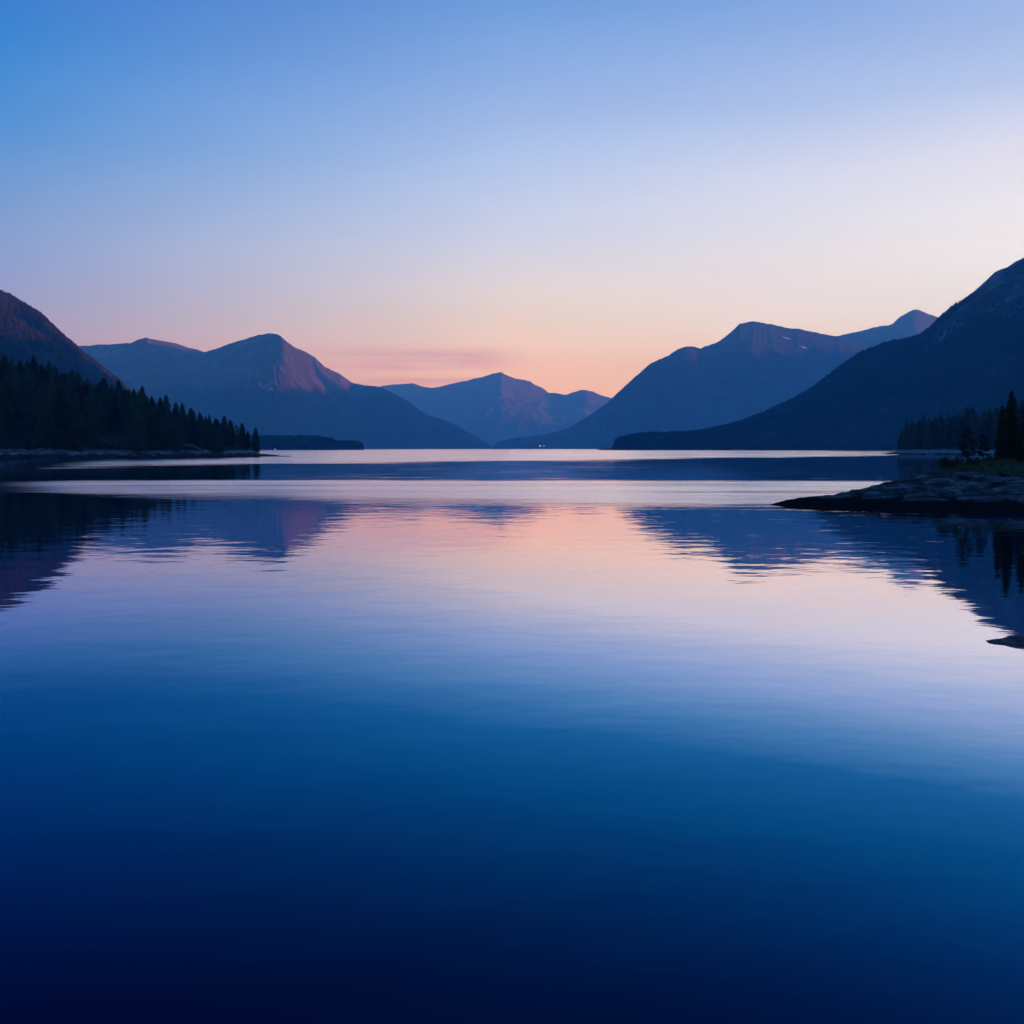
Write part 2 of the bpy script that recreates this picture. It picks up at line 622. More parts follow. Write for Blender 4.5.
def mountain(name, label, pts, shore, mat, amp=90, wl=900, jag=3.0, nv=70, step=1.6, seed=0.0, back=1500, prof=1.15, world=None, down=0.0, gully=0.30):
    """a ridge seen at pts (px, py, distance), sloping down to its shore in front and away behind"""
    cols = []   # (shore xy, ridge xyz)
    P = np.array([p[:3] for p in pts], float)
    n = int((P[-1, 0] - P[0, 0]) / step)
    pxg = np.linspace(P[0, 0], P[-1, 0], n)

    def blur(a, sig):
        k = int(3 * sig / step) + 1
        w = np.exp(-0.5 * (np.arange(-k, k + 1) * step / sig) ** 2)
        return np.convolve(np.pad(a, k, mode="edge"), w / w.sum(), mode="valid")

    Yg = blur(np.interp(pxg, P[:, 0], P[:, 2]), 5)
    for px, Yr in zip(pxg, Yg):
        py = np.interp(px, P[:, 0], P[:, 1]) + down
        r = at(px, py, Yr)
        Ys = shore(px)
        cols.append((np.array([px_x(px, Ys), Ys]), r))
    if world:
        last = cols[-1]
        prev_s, prev_r = last
        for (sxy, rxyz) in world:
            sxy, rxyz = np.array(sxy, float), np.array(rxyz, float)
            m = max(4, int(np.linalg.norm(rxyz - prev_r) / 45))
            for k in range(1, m + 1):
                t = k / m
                cols.append((prev_s * (1 - t) + sxy * t, prev_r * (1 - t) + rxyz * t))
            prev_s, prev_r = sxy, rxyz
    zall = np.array([c[1][2] for c in cols])
    zsoft = np.minimum(zall, blur(zall, 30))
    Rxy = np.array([c[1][:2] for c in cols])
    soft = np.stack([blur(Rxy[:, 0], 26), blur(Rxy[:, 1], 26)], -1)
    nf = nv
    vs = np.concatenate([np.linspace(0, 1, nf) ** 0.9, 1 + np.linspace(0.06, 1, 14)])
    V = np.zeros((len(cols), len(vs), 3))
    for i, (s, r) in enumerate(cols):
        zr = max(r[2], 2.0)
        hd = r[:2] - s
        hl = np.linalg.norm(hd)
        dirn = hd / max(hl, 1)
        rz = zr + jag * fbm(r[0] / 60, r[1] / 60, seed, 4)
        a = min(amp, zr * 0.30)
        for j, v in enumerate(vs):
            if v <= 1:
                m = v * v * (3 - 2 * v)
                xy = s + (r[:2] * m + soft[i] * (1 - m) - s) * v
                z = -3 + (rz * m + zsoft[i] * (1 - m) + 3) * (v ** prof if v > 0 else 0)
                w = math.sin(math.pi * min(v, 1.0)) ** 0.8 if v < 1 else 0.0
                if w > 0:
                    X, Y = xy / wl
                    d = 0.75 * ridged(X + 0.25 * fbm(X * 2, Y * 2, seed, 2), Y * 0.7, seed, 4) + 0.5 * fbm(X * 1.3, Y * 1.3, seed + 4, 5)
                    d += 0.25 * fbm(X * 6, Y * 6, seed + 9, 4)
                    g = r[0] / (wl * 0.16) + 1.1 * fbm(X * 1.6, Y * 1.6, seed + 2, 3)
                    d += gully * (ridged(g, v * 1.6, seed + 5, 3) - 0.3) * min(1, 2.2 * v)
                    z += a * w * (d - 0.35)
                    z = max(z, -3 + 4 * v)
            else:
                q = v - 1
                xy = r[:2] + dirn * back * q
                z = rz * (1 - q) ** 1.3 - 3 * q
                z += a * math.sin(math.pi * q) * (fbm(xy[0] / wl, xy[1] / wl, seed, 4) - 0.3)
            V[i, j] = (xy[0], xy[1], z)
    o = link(name, V.reshape(-1, 3), grid_faces(len(cols), len(vs)), mat)
    tag(o, label, "mountain", kind="structure")
    s = Surf()
    s.V, s.nf, s.pxs = V, nf, np.linspace(P[0, 0], P[-1, 0], n)
    s.obj = o
    return s


ROCKY = mountain_mat("mountain_heath_and_rock", 430, FOREST, HEATH, ROCK, 0.5, 120)
STEPM = mountain_mat("stepped_mountain_heath", 520, FOREST, (C(0.035, 0.034, 0.022), C(0.06, 0.054, 0.038)), (C(0.06, 0.057, 0.055), C(0.1, 0.094, 0.09)), 0.55, 150)
NEARM = mountain_mat("near_mountain_forest", 380, (C(0.025, 0.029, 0.017), C(0.055, 0.053, 0.034)), HEATH, ROCK, 0.55, 120)  # forest tones lightened likewise for the sunlit crest
RIGHTM = mountain_mat("right_mountain_forest", 330, FOREST, (C(0.03, 0.03, 0.02), C(0.06, 0.055, 0.04)), (C(0.08, 0.08, 0.08), C(0.2, 0.195, 0.195)), 0.52, 110)
FARM = mountain_mat("far_mountain_rock", 420, FOREST, HEATH, (C(0.07, 0.066, 0.062), C(0.12, 0.11, 0.10)), 0.48, 150)

left_near = mountain("mountain", "steep forested mountain at the left edge, its crest lit pink", [
    (-420, 150, 2300), (-300, 185, 2400), (-150, 235, 2450), (-60, 266, 2500), (0, 290.5, 2560), (10, 294, 2570), (25, 303, 2600), (40, 311.5, 2640), (50, 321, 2680),
    (62, 333.5, 2730), (75, 344, 2790), (85, 353, 2840), (95, 361, 2900), (105, 369, 2960), (115, 377, 3020), (125, 384.5, 3080),
    (135, 392, 3150), (160, 411, 3250), (190, 430, 3300), (220, 444, 3300), (240, 449, 3300)],
    lambda p: np.interp(p, [-420, 0, 135, 240], [1200, 1300, 1800, 3200]), NEARM, amp=70, wl=520, jag=2, seed=1.3, back=1300, prof=1.0, down=5.0)
left_far = mountain("mountain", "broad peaked mountain left of the lake's far end, pink light on its right face", [
    (-120, 352, 9077), (0, 350, 8784), (60, 347, 8638), (88, 345.5, 8491), (100, 344.5, 8418), (115, 344, 8345), (130, 343, 8198), (140, 338.8, 8052), (146, 338, 7979), (156, 339.5, 8052),
    (165, 341.5, 8345), (175, 343, 8638), (185, 346.5, 8857), (205, 352, 9004), (215, 349, 8784), (235, 342, 8345), (255, 336, 8052), (268, 333.3, 7832), (275, 333.3, 7715), (280, 335.5, 7613),
    (286, 341, 7540), (294, 347, 7759), (305, 351.5, 8272), (315, 357.5, 8711), (325, 367, 9077), (340, 374, 9399), (352, 382.5, 9487), (362, 385, 9370),
    (375, 386, 9077), (383, 388, 8930), (395, 394, 8784), (405, 399, 8711), (410, 402, 8638), (418, 409, 8638), (430, 416, 8638), (440, 418.5, 8638), (455, 425, 8491),
    (470, 433, 8345), (482, 440, 8198), (492, 446.5, 8125), (498, 449.2, 8052)],
    lambda p: np.interp(p, [-120, 250, 498], [5900, 6100, 7700]), ROCKY, amp=150, wl=1150, jag=6, seed=4.1, back=2500, nv=110, step=1.2, gully=0.42)
far_c = mountain("mountain", "distant pale blue mountain at the head of the lake", [
    (240, 400, 17039), (300, 397, 17203), (340, 392, 17367), (380, 386.5, 17367), (392, 384.3, 17367), (399, 384.3, 17367), (406, 383.8, 17367), (414, 383.2, 17203), (422, 386.5, 17203), (434, 388, 17203), (450, 384.2, 17039), (465, 381, 16876), (482, 377, 16712),
    (495, 373, 16384), (501, 372, 16302), (508, 375.5, 16548), (515, 378.5, 16794), (530, 381, 17203), (535, 385, 17367), (542, 387.5, 17531), (549, 393, 17695), (556, 393, 17695), (565, 395, 17695), (575, 391.8, 17531), (583, 389.5, 17367), (592, 391, 17449),
    (600, 395, 17531), (612, 398, 17531), (640, 405, 17695), (680, 412, 17695), (740, 420, 17695)],
    lambda p: 13800, FARM, amp=170, wl=1700, jag=9, seed=8.8, back=2600)
right_pk = mountain("mountain", "pale pointed summit behind the right hand ridge", [
    (700, 400, 11250), (760, 375, 11250), (800, 352, 11175), (838, 336, 11100), (850, 333, 11100), (865, 330, 11025), (880, 325.8, 10950), (888, 325.5, 10950), (893, 323, 10950), (900, 317, 10875),
    (910, 311, 10800), (915, 309, 10800), (919, 310, 10875), (926, 313, 10950), (938, 317, 11100), (960, 322, 11250), (1000, 330, 11400), (1060, 350, 11550), (1200, 390, 11700)],
    lambda p: 9000, FARM, amp=110, wl=1100, jag=7, seed=12.2, back=1800,
    world=[((7000, 9900), (7900, 11100, 1350)), ((7000, 7700), (9000, 8900, 1400)), ((6900, 5900), (9100, 6600, 1350))])  # unseen ridge added beyond the frame to shade the stepped mountain
right_mid = mountain("mountain", "round shouldered mountain right of centre with a stepped crest", [
    (489, 448.6, 8030), (493, 446, 8056), (498, 442, 8090), (510, 438.5, 8169), (520, 437, 8235), (535, 435.5, 8335), (555, 432, 8467), (570, 427, 8500), (580, 421, 8500), (590, 415, 8500), (605, 404.5, 8462), (612, 398, 8445),
    (625, 386, 8412), (637, 375, 8382), (650, 364, 8350), (657, 360.5, 8367), (668, 356, 8394), (677, 349, 8416), (684, 346.8, 8433), (691, 346, 8450), (700, 348.5, 8528), (715, 343, 8657), (720, 341, 8700), (730, 333, 8759),
    (740, 323.5, 8818), (746, 322, 8853), (754, 321, 8900), (765, 323, 8933), (780, 326.2, 8977), (790, 328.5, 9007), (800, 329, 9037), (815, 332, 9082), (828, 335.2, 9120), (838, 336.3, 9150), (860, 346, 9150), (900, 362, 9150), (960, 385, 9086), (1040, 410, 9000)],
    lambda p: np.interp(p, [489, 560, 1040], [7750, 7200, 7000]), STEPM, amp=95, wl=1100, jag=6, seed=16.4, back=1800, nv=100, step=1.3, gully=0.25)
right_near = mountain("mountain", "dark forested mountain rising along the right shore with a low wooded foot", [
    (598, 448.8, 2320), (608, 448.2, 2360), (612, 444.0, 2384), (615, 441.0, 2400), (620, 438.5, 2416), (632, 435.5, 2440), (655, 433.5, 2480), (680, 433.0, 2520), (700, 431.5, 2560), (720, 427.0, 2600), (745, 420.0, 2680),
    (765, 412.0, 2760), (785, 403.0, 2800), (800, 394.5, 2840), (815, 385.5, 2840), (835, 369.5, 2880), (850, 358.0, 2880), (862, 350.7, 2880), (880, 344.6, 2880), (890, 341.3, 2880), (910, 337.8, 2880), (922, 333.4, 2864),
    (930, 326.7, 2848), (938, 318.0, 2840), (950, 306.9, 2832), (965, 295.9, 2816), (985, 278.9, 2800), (995, 268.9, 2800), (1002, 265.9, 2800), (1008, 263.9, 2800), (1016, 258.4, 2800), (1024, 254.9, 2800), (1060, 232.4, 2784), (1120, 225.4, 2760), (1250, 224.4, 2720), (1500, 227.4, 2560)],  # crest past the frame edge shaped to shadow the left mountain's lower slope
    lambda p: np.interp(p, [598, 760, 1024, 1500], [2300, 2150, 1850, 1400]), RIGHTM, amp=75, wl=620, jag=2, seed=21.5, back=1700, prof=1.0, down=3.0,
    world=[((1900, 800), (2900, 1700, 605)), ((2100, 100), (3200, 600, 590)), ((2200, -900), (3300, -700, 570))])  # unseen ridge added out of frame to shadow the lake and left shore
SURF = dict(left_near=left_near, left_far=left_far, far_c=far_c, right_pk=right_pk, right_mid=right_mid, right_near=right_near)


# conifers that read as one mass on far slopes
def far_forest(name, label, points, hmin, hmax, ratio=0.30, mat=None):
    verts, faces = [], []
    for (x, y, z) in points:
        h = random.uniform(hmin, hmax)
        r = h * ratio * random.uniform(0.7, 1.2)
        a0 = random.random() * 6.28
        for (zb, zt, rr) in ((0.05, 0.55, 1.0), (0.32, 0.8, 0.72), (0.6, 1.0, 0.45)):
            b = len(verts)
            for k in range(5):
                a = a0 + k * 1.2566 + zb * 3
                q = r * rr * random.uniform(0.75, 1.2)
                verts.append((x + math.cos(a) * q, y + math.sin(a) * q, z + h * zb * random.uniform(0.9, 1.15)))
            verts.append((x, y, z + h * zt))
            for k in range(5):
                faces.append((b + k, b + (k + 1) % 5, b + 5))
    o = link(name, verts, faces, mat or M_far_needles, smooth=False)
    return tag(o, label, "forest", kind="stuff")


def scatter(s, n, px0, px1, zmax, vpow=1.0, zmin=0.5, crest=0.3):
    """points on the front of a mountain, thinning out near zmax"""
    out_ = []
    i0, i1 = np.searchsorted(s.pxs, px0), min(np.searchsorted(s.pxs, px1), len(s.pxs) - 2)
    tries = 0
    while len(out_) < n and tries < n * 8:
        tries += 1
        i = random.uniform(i0, i1 - 0.01)
        if random.random() < crest:
            j = (s.nf - 1) * random.uniform(0.93, 1.0) - 0.02
        else:
            j = (s.nf - 1.02) * random.random() ** vpow
        a, b = int(i), int(j)
        u, w = i - a, j - b
        p = (s.V[a, b] * (1 - u) + s.V[a + 1, b] * u) * (1 - w) + (s.V[a, b + 1] * (1 - u) + s.V[a + 1, b + 1] * u) * w
        if p[2] < zmin:
            continue
        lim = zmax * (1 + 0.35 * fbm(p[0] / 180, p[1] / 180, 3.3, 3))
        if p[2] > lim:
            continue
        out_.append((p[0], p[1], p[2] - 0.6))
    return out_


far_forest("conifer_forest", "conifers covering the slope of the steep mountain at the left edge", scatter(left_near, 13000, -60, 215, 900, crest=0.3), 10, 19, 0.30, M_sunny_needles)
far_forest("conifer_forest", "conifers covering the lower slopes of the dark mountain on the right", scatter(right_near, 17000, 613, 1060, 370, 1.1, crest=0.3), 8, 15)


# ------------------------------------------------------------------ wooded island far out
def island(name, label, px0, px1, Y, depth, hill, seed):
    nu, nv = 60, 16
    V = np.zeros((nu, nv, 3))
    for i in range(nu):
        u = i / (nu - 1)
        px = px0 + (px1 - px0) * u
        e = min(1, (4 * u * (1 - u)) ** 0.5 * 1.25)
        for j in range(nv):
            v = j / (nv - 1)
            yy = Y + depth * (v - 0.5) * e
            z = -1.5 + (hill + 1.5) * e ** 0.7 * math.sin(math.pi * v) ** 0.6 + 0.8 * fbm(px * 0.12, v * 4, seed, 3)
            if v in (0.0, 1.0):
                z = -2.0
            V[i, j] = (px_x(px, yy), yy, z)
    o = link(name, V.reshape(-1, 3), grid_faces(nu, nv), M_isl)
    tag(o, label, "island", kind="structure")
    s = Surf()
    s.V, s.nf, s.pxs = V, nv, np.linspace(px0, px1, nu)
    return s


M_isl = bank_mat("island_bank", 2.0, 0.4, C(0.02, 0.03, 0.012))
isl1 = island("island", "low wooded island off the tip of the left point", 225, 339, 2500, 200, 23, 31)
isl2 = island("island", "smaller wooded island end lying just behind the first", 322, 364, 2750, 150, 16, 34)


def isl_trees(name, label, s, n, h0, h1, shape):
    pts = []
    for p in scatter(s, n, s.pxs[0] + 2, s.pxs[-1] - 1, 99, 1.0, 0.4, crest=0.0):
        pts.append(p)
    return far_forest(name, label, pts, h0, h1, 0.28)


isl_trees("conifer_forest", "conifers covering the low island off the left point", isl1, 2500, 11, 17, None)
isl_trees("conifer_forest", "conifers covering the smaller island end behind", isl2, 900, 9, 13, None)


# ------------------------------------------------------------------ conifers
def branch(V, Fc, base, dirv, length, width, droop, seg=3):
    """one drooping spray of needles: a ragged tapering ribbon with a raised spine"""
    d = np.array([dirv[0], dirv[1], 0.0])
    s = np.array([-d[1], d[0], 0.0])
    prev = None
    for k in range(seg + 1):
        t = k / seg
        c = base + d * length * t + np.array([0, 0, -droop * length * t ** 1.5 + 0.10 * length * math.sin(t * 3.0)])
        w = width * (0.35 + 1.0 * math.sin(math.pi * min(1, t * 0.85 + 0.12))) * random.uniform(0.65, 1.3) * (1 - t * 0.75)
        b = len(V)
        V.extend([c - s * w + np.array([0, 0, -w * 0.7]), c, c + s * w * random.uniform(0.7, 1.3) + np.array([0, 0, -w * 0.7])])
        if prev is not None:
            Fc.append((prev, b, b + 1, prev + 1))
            Fc.append((prev + 1, b + 1, b + 2, prev + 2))
        prev = b


def conifer_crown(seed, radius=0.15, tiers=24, start=0.05, per=8, taper=0.85, droop=0.45, ragged=0.25, width=0.026):
    random.seed(seed)
    V, Fc = [], []
    for t in range(tiers):
        f = t / (tiers - 1)
        z = start + (0.975 - start) * f ** 0.92
        r = radius * ((1 - f) ** taper + 0.06) * (0.78 + 0.22 * math.sin(min(1, f * 5) * 1.57))
        n = max(4, int(per * (1 - f * 0.45)))
        a0 = random.random() * 6.28
        for k in range(n):
            if random.random() < 0.07:
                continue
            a = a0 + k * 6.283 / n + random.uniform(-0.3, 0.3)
            L_ = r * random.uniform(1 - ragged, 1 + ragged)
            branch(V, Fc, np.array([0, 0, z + random.uniform(-0.012, 0.012)]), (math.cos(a), math.sin(a)), L_, width * (0.5 + 0.6 * (1 - f)), droop * random.uniform(0.6, 1.3))
    # uneven inner cone added inside the sprays to block light and darken gaps
    m, rings = 9, 9
    b = len(V)
    for q in range(rings):
        f = q / (rings - 1)
        r = 0.62 * radius * ((1 - f) ** taper * 0.97 + 0.015) * (0.78 + 0.22 * math.sin(min(1, f * 5) * 1.57))
        for k in range(m):
            a = k * 6.283 / m + q * 0.35
            rr = r * random.uniform(0.7, 1.25)
            V.append(np.array([math.cos(a) * rr, math.sin(a) * rr, start + 0.01 + (0.965 - start) * f - 0.25 * rr]))
    for q in range(rings - 1):
        for k in range(m):
            Fc.append((b + q * m + k, b + q * m + (k + 1) % m, b + (q + 1) * m + (k + 1) % m, b + (q + 1) * m + k))
    # leader
    b = len(V)
    V.extend([np.array([0.005, 0, 0.95]), np.array([-0.004, 0.004, 0.95]), np.array([-0.004, -0.004, 0.95]), np.array([0, 0, 1.0])])
    Fc.extend([(b, b + 1, b + 3), (b + 1, b + 2, b + 3), (b + 2, b, b + 3)])
    return V, Fc


def clump_crown(seed, n_clump=34, leaf=0.020, start=0.28):
    """open pine crown: clumps of short needles along crooked limbs, gaps between"""
    random.seed(seed)
    V, Fc = [], []
    for k in range(n_clump):
        f = (k + random.random()) / n_clump
        z = start + (1 - start) * f
        r = 0.17 * (math.sin(math.pi * min(1, 0.12 + f * 0.86)) ** 0.8) * random.uniform(0.3, 1.15)
        a = random.random() * 6.283
        c = np.array([math.cos(a) * r, math.sin(a) * r, z - 0.02])
        cr = random.uniform(0.035, 0.07) * (1.1 - 0.55 * f)
        for q in range(60):
            d = rng.normal(size=3)
            d /= np.linalg.norm(d)
            p = c + d * cr * random.random() ** 0.4 * np.array([1.2, 1.2, 0.65])
            u = rng.normal(size=3)
            u /= np.linalg.norm(u)
            w = np.cross(u, rng.normal(size=3))
            w /= np.linalg.norm(w)
            b = len(V)
            s_ = leaf * random.uniform(0.6, 1.2)
            V.extend([p - u * s_, p + w * s_ * 0.5, p + u * s_, p - w * s_ * 0.5])
            Fc.append((b, b + 1, b + 2, b + 3))
    return V, Fc


def trunk_mesh(r0=0.014, top=0.95, bend=0.01, n=7, seg=8, limbs=0, seed=0):
    random.seed(seed)
    V, Fc = [], []

    def tube(path, radii):
        prev = None
        for c, r in zip(path, radii):
            b = len(V)
            for k in range(n):
                a = k * 6.283 / n
                V.append((c[0] + math.cos(a) * r, c[1] + math.sin(a) * r, c[2]))
            if prev is not None:
                for k in range(n):
                    Fc.append((prev + k, prev + (k + 1) % n, b + (k + 1) % n, b + k))
            prev = b
        Fc.append(tuple(prev + k for k in range(n)))

    path, rad = [], []
    for s in range(seg + 1):
        t = s / seg
        flare = 1 + 0.7 * math.exp(-t * 18)
        path.append((bend * math.sin(t * 4 + seed), bend * math.cos(t * 3 + seed), -0.02 + (top + 0.02) * t))
        rad.append(r0 * flare * (1 - 0.9 * t))
    tube(path, rad)
    for k in range(limbs):
        t = random.uniform(0.25, 0.9)
        a = random.random() * 6.283
        L_ = 0.13 * (1.1 - t)
        z = top * t
        tube([(0, 0, z), (math.cos(a) * L_ * 0.5, math.sin(a) * L_ * 0.5, z + L_ * 0.1), (math.cos(a) * L_, math.sin(a) * L_, z + L_ * 0.3)],
             [r0 * 0.4 * (1 - t * .6), r0 * 0.25 * (1 - t * .6), r0 * 0.08])
    return V, Fc


protos = []
for k, (rad, tp, dr, rg) in enumerate([(0.175, 0.50, 0.45, 0.25), (0.160, 0.46, 0.55, 0.3), (0.195, 0.58, 0.4, 0.28), (0.170, 0.42, 0.5, 0.35), (0.150, 0.5, 0.6, 0.3)]):
    cv, cf = conifer_crown(100 + k, rad, 32, 0.05 + 0.03 * (k % 3), 13, tp, dr, rg, 0.042)
    tv, tf = trunk_mesh(0.013, 0.94, 0.004, seed=k)
    mc = bpy.data.meshes.new("crown")
    mc.from_pydata([tuple(v) for v in cv], [], cf)
    mc.materials.append(M_needles)
    mt = bpy.data.meshes.new("trunk")
    mt.from_pydata(tv, [], tf)
    mt.materials.append(M_bark)
    protos.append((mc, mt))
for k in range(3):
    cv, cf = clump_crown(200 + k, 40)
    tv, tf = trunk_mesh(0.014, 0.96, 0.012, limbs=14, seed=20 + k)
    mc = bpy.data.meshes.new("crown")
    mc.from_pydata([tuple(v) for v in cv], [], cf)
    mc.materials.append(M_needles)
    mt = bpy.data.meshes.new("trunk")
    mt.from_pydata(tv, [], tf)
    mt.materials.append(M_bark)
    protos.append((mc, mt))


def tree(kind, loc, h, label, group=None, wide=1.0, name="conifer_tree", lean=0.0):
    root = empty(name, (float(loc[0]), float(loc[1]), float(loc[2])), random.random() * 6.283)
    root.scale = (h * wide, h * wide, h)
    root.rotation_euler[0] = lean
    tag(root, label, "tree", group)
    for me, nm in zip(protos[kind], ("crown", "trunk")):
        c = bpy.data.objects.new(nm, me)
        COL.objects.link(c)
        c.parent = root
    return root


# ------------------------------------------------------------------ left wooded point
def lerp(x, xs, ys):
    return float(np.interp(x, xs, ys))


LS = dict(
    shore=lambda p: ground_y(lerp(p, [-260, 0, 100, 200, 260, 290], [461, 459.3, 458.6, 457.6, 456.8, 456.4])),
    width=lambda p: lerp(p, [-260, -100, 0, 100, 150, 200, 230, 255, 270, 290.5], [520, 420, 320, 240, 170, 110, 70, 40, 18, 0.5]),
    sky=lambda p: lerp(p, [-260, -100, 0, 20, 40, 58, 75, 95, 115, 135, 150, 165, 185, 200, 215, 232, 243, 255, 284],
                       [252, 312, 350, 356, 358, 364, 372, 378, 381, 384.5, 391, 396, 402, 406, 414.5, 419.5, 423, 429.5, 452]),
    tree_h=lambda p: lerp(p, [-260, 0, 60, 130, 200, 240, 284], [24, 22, 20, 17, 14, 11, 6]))


def left_ground(px, s):
    Ys, Wd = LS["shore"](px), LS["width"](px)
    Y = Ys + Wd * s
    d, db = s * Wd, (1 - s) * Wd
    Yr = Ys + 0.5 * Wd
    topz = CAM_H + (HOR - LS["sky"](px)) / F_PX * Yr
    zr = max(0.8, topz - LS["tree_h"](px))
    bankh = lerp(px, [0, 200, 262, 290], [2.9, 2.4, 1.5, 0.4])
    bank = bankh * (1 - math.exp(-d / 3.2)) * (1 - math.exp(-db / 3.2))
    X = px_x(px, Y)
    z = -0.4 + bank + max(0, zr - bankh) * math.sin(math.pi * min(1, max(0, s))) ** 1.25
    z += 0.35 * fbm(X * 0.2, Y * 0.2, 2.2, 4) + 0.5 * fbm(X * 0.05, Y * 0.05, 5.2, 3)
    if s <= 0.0 or s >= 1.0:
        z = -1.2
    return np.array([X, Y, z])


M_bank = bank_mat("left_bank", 2.6, 1.5, C(0.014, 0.024, 0.008))
cols = np.concatenate([np.linspace(-260, -10, 60), np.linspace(-8, 290.5, 306)])
svals = np.concatenate([np.linspace(0, 0.06, 12), np.linspace(0.075, 0.94, 40), np.linspace(0.955, 1, 5)])
V = np.array([[left_ground(p, s) for s in svals] for p in cols])
land = link("wooded_point", V.reshape(-1, 3), grid_faces(len(cols), len(svals)), M_bank)
tag(land, "wooded hill running down to a rocky point on the left shore", "land", kind="structure")

random.seed(11)
G_BACK = "spruces along the crest of the left point"
G_MID = "spruces on the slope of the left point"
G_FRONT = "spruces nearest the water on the left point"
n_left = 0
for ri, s in enumerate([0.5, 0.41, 0.31, 0.21, 0.12, 0.05]):
    px = -34.0 + random.uniform(0, 5)
    while px < 226:
        h0 = LS["tree_h"](px)
        p = left_ground(px, s + random.uniform(-0.025, 0.025))
        skip = False
        if s < 0.1 and (0 < px < 30 or 98 < px < 134 or 178 < px < 204):
            skip = True
        if 0.1 < s < 0.15 and (102 < px < 126 or 184 < px < 202):
            skip = True
        top = CAM_H + (HOR - LS["sky"](px)) / F_PX * p[1]
        if ri == 0:
            h = (top - p[2]) * 1.0 + random.uniform(-3.0, 1.6)
        else:
            h = min(h0 * random.uniform(0.75, 1.2), top - p[2] - random.uniform(0.5, 3.5))
        if not skip and h > 4:
            lab, grp = [("dark spruce standing along the skyline of the wooded left hill", G_BACK),
                        ("dark spruce packed among others halfway up the wooded left hill", G_MID),
                        ("dark spruce in the front rank above the pale stones of the left shore", G_FRONT)][0 if ri == 0 else (1 if ri < 4 else 2)]
            tree(random.choice([0, 0, 1, 2, 2, 3, 4]), p, h, lab, grp, wide=random.uniform(1.05, 1.4))
            n_left += 1
        px += random.uniform(6.5, 10.5) * (1.45 if ri > 0 else 0.95)
# the last trees out on the tip
for px, py_t, s, kind, wide, lab in [
        (231.5, 419.5, 0.5, 3, 1.55, "broad ragged spruce at the end of the left wood, first before the gap"),
        (236.5, 425, 0.45, 6, 1.2, "small spruce tucked against the broad ragged one at the wood's end"),
        (243, 422.5, 0.5, 1, 1.5, "middle tree of the last three on the left point, slightly leaning"),
        (247.5, 430, 0.45, 4, 1.4, "short spruce beside the leaning tree on the left point"),
        (255.5, 427, 0.5, 3, 1.25, "lone slim spruce standing last at the tip of the left point")]:
    p = left_ground(px, s)
    h = CAM_H + (HOR - py_t) / F_PX * p[1] - p[2]
    tree(kind, p, h, lab, None, wide=wide, lean=0.03)

# pale bare trunk at the wood's foot
p = left_ground(37.5, 0.05)
sv, sf = trunk_mesh(0.017, 1.0, 0.006, limbs=5, seed=5)
sn = empty("dead_tree", tuple(p))
sn.scale = (13.5, 13.5, 13.5)
tag(sn, "bare pale grey dead trunk standing before the dark spruces on the left", "tree")
link("trunk", sv, sf, M_dead, sn)
p = left_ground(49, 0.035)
sn = empty("dead_tree", tuple(p))
sn.scale = (6, 6, 6)
tag(sn, "short thin dead stem right of the taller bare grey trunk", "tree")
link("trunk", sv, sf, M_dead, sn)


# shrubs
def shrub(loc, w, h, label, group=None, n=420, leaf=0.05, seed=0, name="shrub"):
    random.seed(seed)
    root = empty(name, tuple(float(v) for v in loc), 0)
    tag(root, label, "shrub", group)
    V, Fc = [], []
    lobes = [(random.uniform(-.6, .6) * w, random.uniform(-.4, .4) * w, random.uniform(0.3, 0.75) * h, random.uniform(0.25, 0.5)) for _ in range(9)]
    for k in range(n):
        lx, ly, lz, lr = random.choice(lobes)
        d = rng.normal(size=3)
        d /= np.linalg.norm(d)
        p = np.array([lx, ly, lz]) + d * lr * np.array([w * .7, w * .6, h * .6]) * random.random() ** 0.33
        p[2] = max(p[2], 0.02 * h)
        u = rng.normal(size=3)
        u /= np.linalg.norm(u)
        q = np.cross(u, rng.normal(size=3))
        q /= np.linalg.norm(q)
        s_ = leaf * h * random.uniform(0.6, 1.3)
        b = len(V)
        V.extend([p - u * s_, p + q * s_ * .6, p + u * s_, p - q * s_ * .6])
        Fc.append((b, b + 1, b + 2, b + 3))
    link("foliage", [tuple(v) for v in V], Fc, M_leaves, root, smooth=False)
    tv, tf = [], []
    for k in range(6):
        a = random.random() * 6.28
        b = len(tv)
        e = (math.cos(a) * w * .45, math.sin(a) * w * .35, h * .7)
        r = 0.02 * h
        for (cx, cy, cz), rr in (((0, 0, -0.05 * h), r), (e, r * .3)):
            for q in range(5):
                tv.append((cx + math.cos(q * 1.2566) * rr, cy + math.sin(q * 1.2566) * rr, cz))
        for q in range(5):
            tf.append((b + q, b + (q + 1) % 5, b + 5 + (q + 1) % 5, b + 5 + q))
    link("stem", tv, tf, M_bark, root)
    return root


